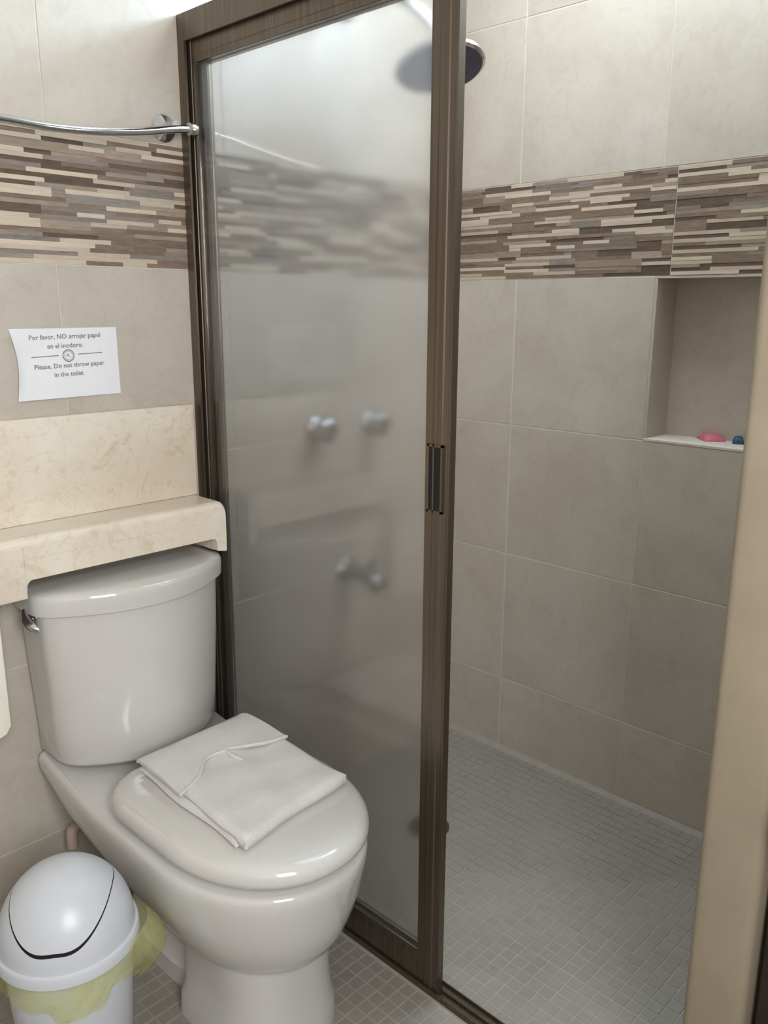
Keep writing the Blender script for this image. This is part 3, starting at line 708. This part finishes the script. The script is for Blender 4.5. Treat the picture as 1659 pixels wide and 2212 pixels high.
def tap(x, z, label):
    t = thing('shower_tap', label, 'tap', (x, 0, z), 'shower taps behind the glass')
    bm = nb(); lathe(bm, [(0.030, 0.0005), (0.031, 0.004), (0.026, 0.010), (0.016, 0.016), (0.014, 0.026)], (x, 0, z), (0, -1, 0), 32); obj('flange', bm, 'darker_chrome', t, 40)
    bm = nb(); rings = []
    for r, h in ((0.016, 0.020), (0.028, 0.025), (0.034, 0.036), (0.032, 0.050), (0.022, 0.058), (0.010, 0.061)):
        rings.append([(x+r*(1+0.10*math.cos(5*a))*math.cos(a), -h, z+r*(1+0.10*math.cos(5*a))*math.sin(a)) for a in (2*PI*k/40 for k in range(40))])
    loft(bm, rings); obj('knob', bm, 'darker_chrome', t, 50)
tap(0.328, 1.019, 'left chrome shower tap seen through the frosted glass')
tap(0.521, 1.017, 'right chrome shower tap seen through the frosted glass')
sp = thing('tub_spout', 'short chrome spout low on the wall behind the frosted glass', 'spout', (SX, 0, 0.6))
bm = nb(); lathe(bm, [(0.034, 0.0005), (0.035, 0.005), (0.027, 0.013), (0.020, 0.018)], (SX, 0, 0.620), (0, -1, 0), 28); obj('flange', bm, 'darker_chrome', sp, 40)
bm = nb(); tube(bm, smooth_path([(SX, -0.012, 0.620), (SX, -0.060, 0.622), (SX, -0.105, 0.616), (SX, -0.128, 0.592)], 6), [0.021]*7+[0.022]*6+[0.023]*6, 20); obj('nozzle', bm, 'darker_chrome', sp, 50)
bm = nb(); lathe(bm, [(0.006, 0), (0.006, 0.022), (0.010, 0.026), (0.009, 0.032)], (SX, -0.098, 0.636), n=16); obj('diverter_pull', bm, 'darker_chrome', sp, 40)
dn = thing('floor_drain', 'dark round floor drain half hidden by the door edge', 'drain', (0.395, -0.345, 0))
bm = nb(); lathe(bm, [(0.052, 0.0008), (0.052, 0.003), (0.047, 0.004), (0.046, 0.0022)], (0.395, -0.345, 0), n=36); obj('rim', bm, 'alu', dn, 40)
for k in range(-3, 4):
    y = k*0.012; l = math.sqrt(0.046**2-y*y); box('slat', (0.395-l, -0.345+y-0.0035, 0.0012), (0.395+l, -0.345+y+0.0035, 0.0034), 'alu', dn)
bm = nb(); lathe(bm, [(0.047, 0.0006), (0.047, 0.001)], (0.395, -0.345, 0), n=36); obj('pan', bm, 'black', dn)

# ---------------------------------------------------------------- things in the niche
def packet(cx, cy, sx, sy, h, rz, mat, name, label, cat):
    bm = nb(); n, m = 14, 10; hi, lo = [], []
    for i in range(n+1):
        a, b = [], []
        for j in range(m+1):
            u, v = 2*i/n-1, 2*j/m-1; e = max(0, (1-u**4)*(1-v**4)); x, y = u*sx/2, v*sy/2
            X, Y = cx+x*math.cos(rz)-y*math.sin(rz), cy+x*math.sin(rz)+y*math.cos(rz)
            a.append(bm.verts.new((X, Y, NZ0+0.0066+h*(0.14+0.86*e**0.6)+0.0012*math.sin(9*u+5*v)*e))); b.append(bm.verts.new((X, Y, NZ0+0.0062)))
        hi.append(a); lo.append(b)
    for i in range(n):
        for j in range(m): bm.faces.new((hi[i][j], hi[i+1][j], hi[i+1][j+1], hi[i][j+1])); bm.faces.new((lo[i][j], lo[i][j+1], lo[i+1][j+1], lo[i+1][j]))
        for j in (0, m): bm.faces.new((lo[i][j], lo[i+1][j], hi[i+1][j], hi[i][j]))
    for j in range(m):
        for i in (0, n): bm.faces.new((lo[i][j], lo[i][j+1], hi[i][j+1], hi[i][j]))
    return tag(obj(name, bm, mat, None, 60), label, cat)
packet(0.965, -0.752, 0.062, 0.050, 0.014, 0.75, 'pink', 'soap_packet', 'small pink soap packet lying on the niche sill', 'soap')
packet(0.958, -0.822, 0.034, 0.026, 0.016, 0.4, 'blue', 'small_bottle_cap', 'small dark blue object on the niche sill beside the pink packet', 'toiletry')
